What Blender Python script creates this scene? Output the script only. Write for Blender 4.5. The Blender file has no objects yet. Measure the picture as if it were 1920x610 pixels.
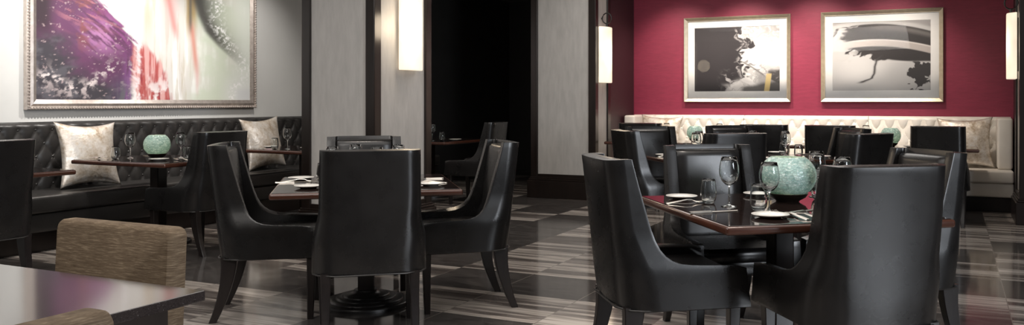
import bpy, bmesh, math, random
import numpy as np
from mathutils import Vector, Matrix

random.seed(7)
PI = math.pi
SC = bpy.context.scene
COL = SC.collection

# ------------------------------------------------------------------ camera
FPX, PCX, PCY = 1589.0, 1040.0, 191.0
YAW = math.radians(25.12)
cam = bpy.data.cameras.new('camera')
cam.sensor_fit = 'HORIZONTAL'
cam.sensor_width = 36.0
cam.lens = FPX / 1920.0 * 36.0
cam.shift_x = (960.0 - PCX) / 1920.0
cam.shift_y = -(305.0 - PCY) / 1920.0
cam.clip_start = 0.05
cam_o = bpy.data.objects.new('camera', cam)
cam_o.location = (0, 0, 1.25)
cam_o.rotation_euler = (PI / 2, 0, YAW)
COL.objects.link(cam_o)
SC.camera = cam_o

# ------------------------------------------------------------------ world, exposure
w = bpy.data.worlds.new('dim_room')
SC.world = w
w.use_nodes = True
w.node_tree.nodes['Background'].inputs[0].default_value = (0.9, 0.88, 0.86, 1)
w.node_tree.nodes['Background'].inputs[1].default_value = 0.08
SC.view_settings.view_transform = 'Standard'
SC.view_settings.look = 'None'
SC.view_settings.gamma = 1.0
SC.view_settings.use_curve_mapping = False
SC.view_settings.exposure = 0.0
SC.cycles.max_bounces = 10
SC.cycles.transmission_bounces = 10
SC.cycles.transparent_max_bounces = 12
SC.cycles.caustics_reflective = False
SC.cycles.caustics_refractive = False
SC.cycles.sample_clamp_indirect = 4.0
SC.cycles.use_denoising = True


def lamp(name, kind, loc, target, power, color=(1, .9, .8), **kw):
    l = bpy.data.lights.new(name, kind)
    l.energy = power
    l.color = color
    for k, v in kw.items():
        setattr(l, k, v)
    o = bpy.data.objects.new(name, l)
    o.location = loc
    d = Vector(target) - Vector(loc)
    o.rotation_euler = d.to_track_quat('-Z', 'Y').to_euler()
    COL.objects.link(o)
    return o


WARM = (1, .88, .76)
NEUT = (1, .95, .9)
CEIL = 3.1
# downlights set in the ceiling
for yy, p in ((4.4, 205), (5.8, 210), (7.2, 85)):
    lamp('wall_washer', 'SPOT', (-6.15, yy, 3.05), (-7.4, yy, 1.45), p, NEUT, spot_size=math.radians(85), spot_blend=0.9, shadow_soft_size=0.06)
for xx, p in ((-3.4, 150), (-2.5, 240), (-1.6, 210), (-0.7, 130)):
    lamp('alcove_washer', 'SPOT', (xx, 10.35, 3.05), (xx, 11.35, 1.2), p, WARM, spot_size=math.radians(80), spot_blend=0.9, shadow_soft_size=0.05)
for (xx, yy, p) in ((-6.3, 5.4, 90), (-3.3, 4.3, 60), (-0.75, 4.2, 90), (-1.7, 7.7, 100), (-6.2, 7.2, 80), (-6.1, 9.5, 60), (-2.9, 10.3, 60), (-0.6, 10.1, 60)):
    lamp('table_downlight', 'SPOT', (xx, yy, 3.05), (xx, yy, 0), p, WARM, spot_size=math.radians(75), spot_blend=0.8, shadow_soft_size=0.04)
# daylight from the windows on the right of and behind the photographer
lamp('window_daylight', 'AREA', (4.7, 1.6, 1.75), (-1.0, 2.6, 1.2), 235, (.88, .93, 1), shape='RECTANGLE', size=1.8, size_y=2.0)
lamp('overhead_fill', 'AREA', (-2.4, .3, 3.0), (-4.2, 5.5, .8), 110, NEUT, shape='RECTANGLE', size=3.0, size_y=1.0)  # added frontal fill for pillar panels and chair backs, no real fitting
lamp('overhead_fill', 'AREA', (-2.5, 3.2, 3.02), (-2.5, 3.2, 0), 110, NEUT, shape='RECTANGLE', size=6.0, size_y=3.0)  # added soft overhead fill over the front of the room
lamp('overhead_fill', 'AREA', (-2.6, 8.2, 3.02), (-2.6, 8.2, 0), 70, NEUT, shape='RECTANGLE', size=3.5, size_y=2.5)  # added soft overhead fill over the rear of the room


# ------------------------------------------------------------------ materials
def new_mat(name):
    m = bpy.data.materials.new(name)
    m.use_nodes = True
    nt = m.node_tree
    return m, nt, nt.nodes['Principled BSDF']


def N(nt, t, **kw):
    n = nt.nodes.new(t)
    for k, v in kw.items():
        if k.startswith('i_'):
            key = k[2:]
            n.inputs[int(key) if key.isdigit() else key].default_value = v
        else:
            setattr(n, k, v)
    return n


def ramp(nt, stops, interp='LINEAR'):
    r = nt.nodes.new('ShaderNodeValToRGB')
    cr = r.color_ramp
    cr.interpolation = interp
    while len(cr.elements) < len(stops):
        cr.elements.new(0.5)
    for e, (p, c) in zip(cr.elements, stops):
        e.position = p
        e.color = (*c, 1)
    return r


def mat_noise(name, c0, c1, scale=(5, 5, 5), detail=4, rough=0.5, bump=0.0, bump_scale=None, spec=0.5, metallic=0.0, coat=0.0, rvar=0.0):
    """two-tone noisy principled material in object space"""
    m, nt, b = new_mat(name)
    L = nt.links.new
    tc = N(nt, 'ShaderNodeTexCoord')
    mp = N(nt, 'ShaderNodeMapping')
    mp.inputs['Scale'].default_value = scale
    L(tc.outputs['Object'], mp.inputs[0])
    no = N(nt, 'ShaderNodeTexNoise', i_Scale=1.0, i_Detail=detail, i_Roughness=0.6)
    L(mp.outputs[0], no.inputs['Vector'])
    r = ramp(nt, [(0.3, c0), (0.7, c1)])
    L(no.outputs[0], r.inputs[0])
    L(r.outputs[0], b.inputs['Base Color'])
    b.inputs['Roughness'].default_value = rough
    b.inputs['Specular IOR Level'].default_value = spec
    b.inputs['Metallic'].default_value = metallic
    b.inputs['Coat Weight'].default_value = coat
    b.inputs['Coat Roughness'].default_value = 0.08
    if rvar:
        mr = N(nt, 'ShaderNodeMapRange')
        mr.inputs['To Min'].default_value = rough - rvar
        mr.inputs['To Max'].default_value = rough + rvar
        L(no.outputs[0], mr.inputs[0])
        L(mr.outputs[0], b.inputs['Roughness'])
    if bump:
        no2 = no
        if bump_scale:
            mp2 = N(nt, 'ShaderNodeMapping')
            mp2.inputs['Scale'].default_value = bump_scale
            L(tc.outputs['Object'], mp2.inputs[0])
            no2 = N(nt, 'ShaderNodeTexNoise', i_Scale=1.0, i_Detail=5.0, i_Roughness=0.6)
            L(mp2.outputs[0], no2.inputs['Vector'])
        bp = N(nt, 'ShaderNodeBump', i_Strength=bump, i_Distance=0.01)
        L(no2.outputs[0], bp.inputs['Height'])
        L(bp.outputs[0], b.inputs['Normal'])
    return m


M = {}
M['wall_white'] = mat_noise('white_plaster', (.60, .60, .58), (.66, .66, .64), (1.2, 1.2, 1.2), 5, .6)
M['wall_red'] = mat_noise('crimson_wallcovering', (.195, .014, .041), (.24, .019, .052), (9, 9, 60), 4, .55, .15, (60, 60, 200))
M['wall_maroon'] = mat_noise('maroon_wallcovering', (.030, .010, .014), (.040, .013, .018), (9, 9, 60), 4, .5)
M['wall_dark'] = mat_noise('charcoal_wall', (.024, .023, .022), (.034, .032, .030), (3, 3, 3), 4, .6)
M['ceiling'] = mat_noise('ceiling_paint', (.30, .29, .28), (.34, .33, .32), (2, 2, 2), 3, .8)
M['panel'] = mat_noise('grey_venetian_plaster', (.42, .405, .385), (.52, .50, .475), (16, 16, 3.5), 7, .45, .08)
M['espresso'] = mat_noise('espresso_wood', (.008, .005, .004), (.016, .010, .008), (20, 20, 2), 4, .28, .05)
M['leather'] = mat_noise('black_leather', (.007, .0066, .0066), (.012, .0112, .0112), (6, 6, 6), 4, .28, .02, (26, 26, 26), .5, rvar=.06)
M['leather_bench'] = mat_noise('charcoal_bench_leather', (.020, .019, .018), (.030, .028, .027), (5, 5, 5), 4, .36, .12, (30, 30, 30), .5)
M['leather_white'] = mat_noise('cream_leather', (.66, .62, .56), (.74, .70, .64), (4, 4, 4), 4, .38, .1, (30, 30, 30))
M['piping'] = mat_noise('black_piping', (.02, .019, .018), (.03, .028, .027), (30, 30, 30), 2, .3)
M['leg'] = mat_noise('dark_stained_legs', (.008, .006, .006), (.016, .012, .011), (30, 30, 4), 4, .3)
M['top'] = mat_noise('dark_glossy_tabletop', (.012, .008, .008), (.022, .014, .012), (30, 3, 3), 5, .06, 0, None, .6)
M['edge'] = mat_noise('mahogany_edge', (.050, .018, .011), (.085, .030, .018), (6, 6, 40), 5, .25, coat=.4)
M['iron'] = mat_noise('black_iron', (.010, .009, .009), (.018, .016, .015), (20, 20, 20), 4, .35)
M['steel'] = mat_noise('polished_cutlery', (.66, .61, .55), (.76, .71, .64), (30, 30, 30), 2, .30, metallic=1.0)
M['china'] = mat_noise('white_china', (.72, .70, .66), (.78, .76, .72), (10, 10, 10), 2, .2, coat=.3)
M['frame_champagne'] = mat_noise('champagne_frame', (.50, .42, .31), (.60, .52, .40), (20, 20, 20), 3, .33, metallic=.75)
M['mat_board'] = mat_noise('white_mat_board', (.78, .77, .75), (.82, .81, .79), (20, 20, 20), 3, .7)
M['bronze'] = mat_noise('dark_bronze_base', (.018, .012, .009), (.03, .02, .015), (30, 30, 30), 3, .35, metallic=.6)
M['wax'] = mat_noise('candle_wax', (.75, .70, .58), (.8, .75, .63), (20, 20, 20), 2, .5)
M['granite_edge'] = mat_noise('dark_granite_edge', (.010, .008, .008), (.020, .016, .015), (80, 80, 80), 3, .3)
M['base_brown'] = mat_noise('brown_wood_base', (.020, .013, .010), (.03, .02, .015), (20, 20, 2), 4, .4)
M['grey_metal'] = mat_noise('brushed_steel', (.25, .25, .26), (.3, .3, .31), (20, 20, 80), 3, .35, metallic=.8)


def m_frame_silver():
    m, nt, b = new_mat('ribbed_silver_frame')
    L = nt.links.new
    tc = N(nt, 'ShaderNodeTexCoord')
    no = N(nt, 'ShaderNodeTexNoise', i_Scale=25.0, i_Detail=4.0)
    L(tc.outputs['Object'], no.inputs['Vector'])
    r = ramp(nt, [(0.3, (.60, .52, .47)), (0.7, (.80, .72, .66))])
    L(no.outputs[0], r.inputs[0])
    L(r.outputs[0], b.inputs['Base Color'])
    b.inputs['Metallic'].default_value = .8
    b.inputs['Roughness'].default_value = .32
    return m


M['frame_silver'] = m_frame_silver()


def m_granite():
    m, nt, b = new_mat('speckled_dark_granite')
    L = nt.links.new
    tc = N(nt, 'ShaderNodeTexCoord')
    v = N(nt, 'ShaderNodeTexVoronoi', i_Scale=420.0)
    L(tc.outputs['Object'], v.inputs['Vector'])
    r = ramp(nt, [(0.0, (.016, .012, .012)), (0.86, (.034, .027, .026)), (0.97, (.11, .10, .10))])
    L(v.outputs['Color'], r.inputs[0])
    L(r.outputs[0], b.inputs['Base Color'])
    b.inputs['Roughness'].default_value = .11
    return m


M['granite'] = m_granite()


def m_tan():
    m, nt, b = new_mat('woven_tan_fabric')
    L = nt.links.new
    tc = N(nt, 'ShaderNodeTexCoord')
    mp = N(nt, 'ShaderNodeMapping')
    mp.inputs['Scale'].default_value = (22, 22, 300)
    L(tc.outputs['Object'], mp.inputs[0])
    no = N(nt, 'ShaderNodeTexNoise', i_Scale=1.0, i_Detail=3.0, i_Roughness=.7)
    L(mp.outputs[0], no.inputs['Vector'])
    r = ramp(nt, [(0.32, (.085, .058, .036)), (0.55, (.145, .105, .068)), (0.74, (.27, .205, .14))])
    L(no.outputs[0], r.inputs[0])
    L(r.outputs[0], b.inputs['Base Color'])
    b.inputs['Roughness'].default_value = .8
    b.inputs['Specular IOR Level'].default_value = .2
    bp = N(nt, 'ShaderNodeBump', i_Strength=.5, i_Distance=.004)
    L(no.outputs[0], bp.inputs['Height'])
    L(bp.outputs[0], b.inputs['Normal'])
    return m


M['tan'] = m_tan()


def m_gold():
    m, nt, b = new_mat('metallic_gold_cushion')
    L = nt.links.new
    tc = N(nt, 'ShaderNodeTexCoord')
    no = N(nt, 'ShaderNodeTexNoise', i_Scale=9.0, i_Detail=8.0, i_Roughness=.7)
    L(tc.outputs['Object'], no.inputs['Vector'])
    r = ramp(nt, [(0.36, (.32, .25, .18)), (0.48, (.56, .50, .43)), (0.62, (.76, .73, .69))])
    L(no.outputs[0], r.inputs[0])
    L(r.outputs[0], b.inputs['Base Color'])
    r2 = ramp(nt, [(0.4, (.55, .55, .55)), (0.62, (.28, .28, .28))])
    L(no.outputs[0], r2.inputs[0])
    L(r2.outputs[0], b.inputs['Roughness'])
    b.inputs['Metallic'].default_value = .45
    no2 = N(nt, 'ShaderNodeTexNoise', i_Scale=45.0, i_Detail=5.0)
    L(tc.outputs['Object'], no2.inputs['Vector'])
    bp = N(nt, 'ShaderNodeBump', i_Strength=.45, i_Distance=.006)
    L(no2.outputs[0], bp.inputs['Height'])
    L(bp.outputs[0], b.inputs['Normal'])
    return m


M['gold'] = m_gold()


def m_glass():
    m, nt, b = new_mat('clear_glass')
    nt.nodes.remove(b)
    g = N(nt, 'ShaderNodeBsdfGlass', i_Roughness=0.0, i_IOR=1.45)
    g.inputs['Color'].default_value = (.97, .98, .98, 1)
    nt.links.new(g.outputs[0], nt.nodes['Material Output'].inputs[0])
    return m


M['glass'] = m_glass()


def m_pane():
    m, nt, b = new_mat('picture_glazing')
    nt.nodes.remove(b)
    t = N(nt, 'ShaderNodeBsdfTransparent')
    g = N(nt, 'ShaderNodeBsdfGlossy', i_Roughness=0.02)
    f = N(nt, 'ShaderNodeFresnel', i_IOR=1.18)
    mx = N(nt, 'ShaderNodeMixShader')
    nt.links.new(f.outputs[0], mx.inputs[0])
    nt.links.new(t.outputs[0], mx.inputs[1])
    nt.links.new(g.outputs[0], mx.inputs[2])
    nt.links.new(mx.outputs[0], nt.nodes['Material Output'].inputs[0])
    return m


M['pane'] = m_pane()


def m_crackle():
    m, nt, b = new_mat('turquoise_crackle_glass')
    L = nt.links.new
    tc = N(nt, 'ShaderNodeTexCoord')
    mp = N(nt, 'ShaderNodeMapping')
    mp.inputs['Scale'].default_value = (1, 1, 1.7)
    L(tc.outputs['Object'], mp.inputs[0])
    v = N(nt, 'ShaderNodeTexVoronoi', i_Scale=62.0)
    L(mp.outputs[0], v.inputs['Vector'])
    ve = N(nt, 'ShaderNodeTexVoronoi', feature='DISTANCE_TO_EDGE', i_Scale=62.0)
    L(mp.outputs[0], ve.inputs['Vector'])
    r = ramp(nt, [(0.0, (.33, .50, .49)), (0.45, (.54, .70, .68)), (1.0, (.84, .93, .91))])
    L(v.outputs['Color'], r.inputs[0])
    r2 = ramp(nt, [(0.0, (.55, .58, .57)), (0.09, (1, 1, 1))])
    L(ve.outputs['Distance'], r2.inputs[0])
    mx = N(nt, 'ShaderNodeMix', data_type='RGBA', blend_type='MULTIPLY')
    mx.inputs[0].default_value = 1
    L(r.outputs[0], mx.inputs[6])
    L(r2.outputs[0], mx.inputs[7])
    L(mx.outputs[2], b.inputs['Base Color'])
    b.inputs['Roughness'].default_value = .12
    tr = N(nt, 'ShaderNodeBsdfTranslucent')
    L(mx.outputs[2], tr.inputs[0])
    ms = N(nt, 'ShaderNodeMixShader')
    ms.inputs[0].default_value = .4
    L(b.outputs[0], ms.inputs[1])
    L(tr.outputs[0], ms.inputs[2])
    L(ms.outputs[0], nt.nodes['Material Output'].inputs[0])
    bp = N(nt, 'ShaderNodeBump', i_Strength=.7, i_Distance=.003)
    L(v.outputs['Distance'], bp.inputs['Height'])
    L(bp.outputs[0], b.inputs['Normal'])
    return m


M['crackle'] = m_crackle()


def m_emit(name, color, strength, mottled=False):
    m, nt, b = new_mat(name)
    L = nt.links.new
    b.inputs['Base Color'].default_value = (*color, 1)
    b.inputs['Emission Color'].default_value = (*color, 1)
    b.inputs['Emission Strength'].default_value = strength
    b.inputs['Roughness'].default_value = .4
    if mottled:
        tc = N(nt, 'ShaderNodeTexCoord')
        no = N(nt, 'ShaderNodeTexNoise', i_Scale=7.0, i_Detail=6.0)
        L(tc.outputs['Object'], no.inputs['Vector'])
        r = ramp(nt, [(0.3, tuple(.78 * q for q in color)), (0.65, color)])
        L(no.outputs[0], r.inputs[0])
        L(r.outputs[0], b.inputs['Emission Color'])
        L(r.outputs[0], b.inputs['Base Color'])
    return m


M['alabaster'] = m_emit('glowing_alabaster', (1.0, .85, .66), .84, True)
M['flame'] = m_emit('candle_flame', (1.0, .62, .16), 6.0)


def m_floor():
    m, nt, b = new_mat('striped_marble_tiles')
    L = nt.links.new
    geo = N(nt, 'ShaderNodeNewGeometry')
    sx = N(nt, 'ShaderNodeSeparateXYZ')
    L(geo.outputs['Position'], sx.inputs[0])

    def math_(op, a, bb=None, c=None):
        n = N(nt, 'ShaderNodeMath', operation=op)
        for i, q in enumerate((a, bb, c)):
            if q is None:
                continue
            if isinstance(q, (int, float)):
                n.inputs[i].default_value = q
            else:
                L(q, n.inputs[i])
        return n.outputs[0]
    W = 0.61
    tx = math_('DIVIDE', math_('SUBTRACT', sx.outputs[0], 0.31), W)
    ix = math_('FLOOR', tx)
    fx = math_('FRACT', tx)
    wn = N(nt, 'ShaderNodeTexWhiteNoise', noise_dimensions='1D')
    L(ix, wn.inputs['W'])
    ty = math_('ADD', math_('DIVIDE', sx.outputs[1], W), math_('MULTIPLY', wn.outputs['Value'], 0.0))
    iy = math_('FLOOR', ty)
    fy = math_('FRACT', ty)
    cid = N(nt, 'ShaderNodeCombineXYZ')
    L(ix, cid.inputs[0])
    L(iy, cid.inputs[1])
    wt = N(nt, 'ShaderNodeTexWhiteNoise', noise_dimensions='2D')
    L(cid.outputs[0], wt.inputs['Vector'])
    rnd = wt.outputs['Value']
    # bands run along X, different in every tile
    vec = N(nt, 'ShaderNodeCombineXYZ')
    L(math_('MULTIPLY', sx.outputs[0], .35), vec.inputs[0])
    L(math_('MULTIPLY', sx.outputs[1], 5.0), vec.inputs[1])
    L(math_('MULTIPLY', rnd, 60.0), vec.inputs[2])
    no = N(nt, 'ShaderNodeTexNoise', i_Scale=1.0, i_Detail=4.0, i_Roughness=.62)
    L(vec.outputs[0], no.inputs['Vector'])
    stripes = ramp(nt, [(0.30, (.05, .043, .040)), (0.42, (.11, .094, .086)), (0.48, (.20, .175, .16)), (0.53, (.50, .45, .405)), (0.57, (.26, .232, .208)), (0.64, (.55, .50, .455))])
    L(no.outputs[0], stripes.inputs[0])
    # dark veined slabs
    vec2 = N(nt, 'ShaderNodeCombineXYZ')
    L(math_('MULTIPLY', sx.outputs[0], 3.0), vec2.inputs[0])
    L(math_('MULTIPLY', sx.outputs[1], 9.0), vec2.inputs[1])
    L(math_('MULTIPLY', rnd, 33.0), vec2.inputs[2])
    no2 = N(nt, 'ShaderNodeTexNoise', i_Scale=1.0, i_Detail=8.0, i_Roughness=.7, i_Distortion=2.0)
    L(vec2.outputs[0], no2.inputs['Vector'])
    dark = ramp(nt, [(0.35, (.04, .036, .034)), (0.6, (.085, .077, .073)), (0.75, (.16, .145, .135))])
    L(no2.outputs[0], dark.inputs[0])
    pick = math_('GREATER_THAN', wt.outputs['Value'], 0.60)
    mx = N(nt, 'ShaderNodeMix', data_type='RGBA')
    L(pick, mx.inputs[0])
    L(stripes.outputs[0], mx.inputs[6])
    L(dark.outputs[0], mx.inputs[7])
    # grout
    g = math_('MINIMUM', math_('MINIMUM', fx, math_('SUBTRACT', 1.0, fx)), 1.0)
    gl = math_('LESS_THAN', g, 0.0045)
    mx2 = N(nt, 'ShaderNodeMix', data_type='RGBA')
    L(gl, mx2.inputs[0])
    L(mx.outputs[2], mx2.inputs[6])
    mx2.inputs[7].default_value = (.20, .18, .16, 1)
    L(mx2.outputs[2], b.inputs['Base Color'])
    b.inputs['Roughness'].default_value = .10
    b.inputs['Specular IOR Level'].default_value = .55
    return m


M['floor'] = m_floor()


def m_painted(name, rough, coat=0.0):
    m, nt, b = new_mat(name)
    a = N(nt, 'ShaderNodeVertexColor', layer_name='paint')
    nt.links.new(a.outputs[0], b.inputs['Base Color'])
    b.inputs['Roughness'].default_value = rough
    b.inputs['Coat Weight'].default_value = coat
    b.inputs['Coat Roughness'].default_value = 0.03
    return m


M['canvas'] = m_painted('abstract_canvas', .5)
M['print'] = m_painted('abstract_print', .55)


# ------------------------------------------------------------------ helpers
def link(name, me, mat, parent=None, smooth=False, loc=(0, 0, 0), rotz=0.0):
    if isinstance(me, bmesh.types.BMesh):
        bm = me
        bmesh.ops.recalc_face_normals(bm, faces=bm.faces)
        me = bpy.data.meshes.new(name)
        bm.to_mesh(me)
        bm.free()
    if mat is not None:
        for mm in (mat if isinstance(mat, (list, tuple)) else [mat]):
            me.materials.append(mm)
    if smooth is True:
        for p in me.polygons:
            p.use_smooth = True
    elif smooth:
        me.shade_auto = None if False else None
    o = bpy.data.objects.new(name, me)
    o.location = loc
    o.rotation_euler = (0, 0, rotz)
    COL.objects.link(o)
    if parent is not None:
        o.parent = parent
    return o


def smooth_by_angle(o, deg=40):
    me = o.data
    bm = bmesh.new()
    bm.from_mesh(me)
    lim = math.radians(deg)
    for f in bm.faces:
        f.smooth = True
    for e in bm.edges:
        if len(e.link_faces) == 2 and e.calc_face_angle(0) > lim:
            e.smooth = False
    bm.to_mesh(me)
    bm.free()
    return o


def thing(name, label, cat, loc=(0, 0, 0), rotz=0.0, group=None):
    o = bpy.data.objects.new(name, None)
    COL.objects.link(o)
    o.empty_display_size = .1
    o.location = loc
    o.rotation_euler = (0, 0, rotz)
    o['label'] = label
    o['category'] = cat
    if group:
        o['group'] = group
    return o


def struct(o):
    o['kind'] = 'structure'
    return o


def dup(root, loc, rotz, label, group=None):
    r = root.copy()
    COL.objects.link(r)
    r.location = loc
    r.rotation_euler = (0, 0, rotz)
    r['label'] = label
    if group:
        r['group'] = group
    for ch in list(root.children):
        c = ch.copy()
        COL.objects.link(c)
        c.parent = r
        for g in list(ch.children):
            d = g.copy()
            COL.objects.link(d)
            d.parent = c
    return r


def bx(bm, x0, x1, y0, y1, z0, z1, bevel=0.0, seg=2):
    r = bmesh.ops.create_cube(bm, size=1.0)
    vs = r['verts']
    for v in vs:
        v.co = Vector(((x0 + x1) / 2 + v.co.x * (x1 - x0), (y0 + y1) / 2 + v.co.y * (y1 - y0), (z0 + z1) / 2 + v.co.z * (z1 - z0)))
    if bevel:
        es = list({e for v in vs for e in v.link_edges})
        bmesh.ops.bevel(bm, geom=es, offset=bevel, segments=seg, profile=.5, affect='EDGES')


def box_bm(*a, **k):
    bm = bmesh.new()
    bx(bm, *a, **k)
    return bm


def lathe(bm, prof, segs=32, center=(0, 0), close=False):
    """prof: list of (r, z). closes at r == 0"""
    rings = []
    for r, z in prof:
        if r < 1e-6:
            rings.append([bm.verts.new((center[0], center[1], z))])
        else:
            rings.append([bm.verts.new((center[0] + r * math.cos(2 * PI * i / segs), center[1] + r * math.sin(2 * PI * i / segs), z)) for i in range(segs)])
    n = len(rings)
    for k in range(n if close else n - 1):
        a, b = rings[k], rings[(k + 1) % n]
        for i in range(segs):
            j = (i + 1) % segs
            if len(a) == 1 and len(b) == 1:
                continue
            if len(a) == 1:
                bm.faces.new((a[0], b[i], b[j]))
            elif len(b) == 1:
                bm.faces.new((a[i], a[j], b[0]))
            else:
                bm.faces.new((a[i], a[j], b[j], b[i]))


def loft(bm, sections, cap=True):
    """sections: list of lists of points (closed loops, same count)"""
    rs = [[bm.verts.new(p) for p in s] for s in sections]
    n = len(rs[0])
    for a, b in zip(rs[:-1], rs[1:]):
        for i in range(n):
            j = (i + 1) % n
            bm.faces.new((a[i], a[j], b[j], b[i]))
    if cap:
        bm.faces.new(rs[0])
        bm.faces.new(rs[-1])


def tube(bm, pts, r, segs=8, closed=False):
    pts = [Vector(p) for p in pts]
    n = len(pts)
    secs = []
    for i, p in enumerate(pts):
        a = pts[(i - 1) % n] if (closed or i > 0) else p
        b = pts[(i + 1) % n] if (closed or i < n - 1) else p
        t = (b - a).normalized()
        up = Vector((0, 0, 1)) if abs(t.z) < .9 else Vector((1, 0, 0))
        s = t.cross(up).normalized()
        u = s.cross(t)
        secs.append([bm.verts.new(p + r * (math.cos(2 * PI * k / segs) * s + math.sin(2 * PI * k / segs) * u)) for k in range(segs)])
    for i in range(n if closed else n - 1):
        a, b = secs[i], secs[(i + 1) % n]
        for k in range(segs):
            j = (k + 1) % segs
            bm.faces.new((a[k], a[j], b[j], b[k]))
    if not closed:
        bm.faces.new(secs[0])
        bm.faces.new(secs[-1])


def grid_bm(pts, nu, nv):
    bm = bmesh.new()
    vs = [bm.verts.new(p) for p in pts]
    for i in range(nu - 1):
        for j in range(nv - 1):
            bm.faces.new((vs[i * nv + j], vs[(i + 1) * nv + j], vs[(i + 1) * nv + j + 1], vs[i * nv + j + 1]))
    return bm


def bake(o):
    """apply the modifiers of o"""
    bpy.context.view_layer.update()
    dg = bpy.context.evaluated_depsgraph_get()
    me = bpy.data.meshes.new_from_object(o.evaluated_get(dg))
    o.modifiers.clear()
    o.data = me
    return o


# value noise used to paint the art works
_rs = np.random.RandomState(11)
_tab = _rs.rand(256, 256)


def vnoise(x, y):
    xi, yi = np.floor(x).astype(int), np.floor(y).astype(int)
    fx, fy = x - xi, y - yi
    fx, fy = fx * fx * (3 - 2 * fx), fy * fy * (3 - 2 * fy)
    g = lambda a, b: _tab[a % 256, b % 256]
    return (g(xi, yi) * (1 - fx) * (1 - fy) + g(xi + 1, yi) * fx * (1 - fy) + g(xi, yi + 1) * (1 - fx) * fy + g(xi + 1, yi + 1) * fx * fy)


def fbm(x, y, o=5):
    s, a, t = 0, .5, 0
    for k in range(o):
        s = s + a * vnoise(x * 2 ** k + 17.3 * k, y * 2 ** k + 9.1 * k)
        t += a
        a *= .55
    return s / t


def sstep(a, b, x):
    t = np.clip((x - a) / (b - a), 0, 1)
    return t * t * (3 - 2 * t)


def blend(c, col, m):
    m = np.clip(m, 0, 1)[..., None]
    return c * (1 - m) + np.asarray(col) * m


def painted_sheet(name, mat, parent, nu, nv, fpos, fcol, thick_dir):
    """a canvas / print: a grid carrying its painted picture, with a thin backing"""
    s, t = np.meshgrid(np.linspace(0, 1, nu), np.linspace(0, 1, nv), indexing='ij')
    cols = np.clip(fcol(s, t), 0, 1)
    bm = grid_bm([fpos(a, b) for a, b in zip(s.ravel(), t.ravel())], nu, nv)
    edges = [e for e in bm.edges if e.is_boundary]
    ex = bmesh.ops.extrude_edge_only(bm, edges=edges)
    nv_ = [g for g in ex['geom'] if isinstance(g, bmesh.types.BMVert)]
    for v in nv_:
        v.co += Vector(thick_dir)
    me = bpy.data.meshes.new(name)
    bm.to_mesh(me)
    bm.free()
    ca = me.color_attributes.new('paint', 'FLOAT_COLOR', 'POINT')
    n = len(me.vertices)
    arr = np.ones((n, 4), dtype=np.float32)
    arr[:, :3] = .5
    arr[:nu * nv, :3] = cols.reshape(-1, 3)
    ca.data.foreach_set('color', arr.ravel())
    return link(name, me, mat, parent)


# ================================================================== SETTING
WX, WY, SX = -7.45, 11.4, -4.10      # left wall, crimson wall, alcove side wall
o = struct(link('floor', box_bm(-8, 5.2, -3.2, 14.2, -.1, 0), M['floor']))
o = struct(link('ceiling', box_bm(-8, 5.2, -3.2, 14.2, CEIL, CEIL + .1), M['ceiling']))
struct(link('wall_left', box_bm(WX - .15, WX, -3.2, 11.25, 0, CEIL), M['wall_white']))
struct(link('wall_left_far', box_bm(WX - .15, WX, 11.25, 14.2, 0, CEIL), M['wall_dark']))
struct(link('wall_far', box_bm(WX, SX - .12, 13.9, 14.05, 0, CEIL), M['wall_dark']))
struct(link('wall_alcove_back', box_bm(SX - .12, .8, WY, WY + .15, 0, CEIL), M['wall_red']))
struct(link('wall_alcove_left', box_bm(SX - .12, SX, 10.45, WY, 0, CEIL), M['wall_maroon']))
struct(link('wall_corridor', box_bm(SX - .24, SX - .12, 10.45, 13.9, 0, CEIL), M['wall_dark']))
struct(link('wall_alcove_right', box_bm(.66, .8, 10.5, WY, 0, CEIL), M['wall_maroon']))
struct(link('wall_right', box_bm(5.05, 5.2, -3.2, 14.2, 0, CEIL), M['wall_dark']))
struct(link('wall_behind', box_bm(-8, 5.05, -3.2, -3.05, 0, CEIL), M['wall_dark']))
# door leaf in the far dark wall
dm = bmesh.new()
bx(dm, -6.75, -5.6, 13.84, 13.9, 0, 2.5, .004)
for x0, x1 in ((-6.65, -6.2), (-6.15, -5.7)):
    bx(dm, x0, x1, 13.825, 13.85, .25, 2.35, .008)
d = struct(link('door_1', dm, M['espresso']))
hb = bmesh.new()
tube(hb, [(-6.12, 13.78, .95), (-6.12, 13.78, 1.35)], .016, 10)
bx(hb, -6.13, -6.11, 13.78, 13.84, 1.0, 1.02)
bx(hb, -6.13, -6.11, 13.78, 13.84, 1.28, 1.30)
link('door_handle', hb, M['grey_metal'], d)


def column(name, x0, x1, y0, y1, label):
    """square pillar: plaster panels in an espresso frame above a moulded plinth"""
    r = thing(name, label, 'column', ((x0 + x1) / 2, (y0 + y1) / 2, 0))
    r['kind'] = 'structure'
    del r['category']
    hx, hy = (x1 - x0) / 2, (y1 - y0) / 2
    f = bmesh.new()
    p = .10
    for sx in (-1, 1):
        for sy in (-1, 1):
            xa, xb = sorted((sx * hx, sx * (hx - p)))
            ya, yb = sorted((sy * hy, sy * (hy - p)))
            bx(f, xa, xb, ya, yb, .26, CEIL, .006)
    bx(f, -hx + .005, hx - .005, -hy + .005, hy - .005, .26, .31, .003)
    link('post_frame', f, M['espresso'], r)
    link('plaster_panel', box_bm(-hx + .022, hx - .022, -hy + .022, hy - .022, .28, CEIL), M['panel'], r)
    b = bmesh.new()
    bx(b, -hx - .035, hx + .035, -hy - .035, hy + .035, 0, .225, .006)
    bx(b, -hx - .022, hx + .022, -hy - .022, hy + .022, .225, .25, .006)
    bx(b, -hx - .01, hx + .01, -hy - .01, hy + .01, .25, .268, .004)
    link('plinth', b, M['espresso'], r)
    return r


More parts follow.
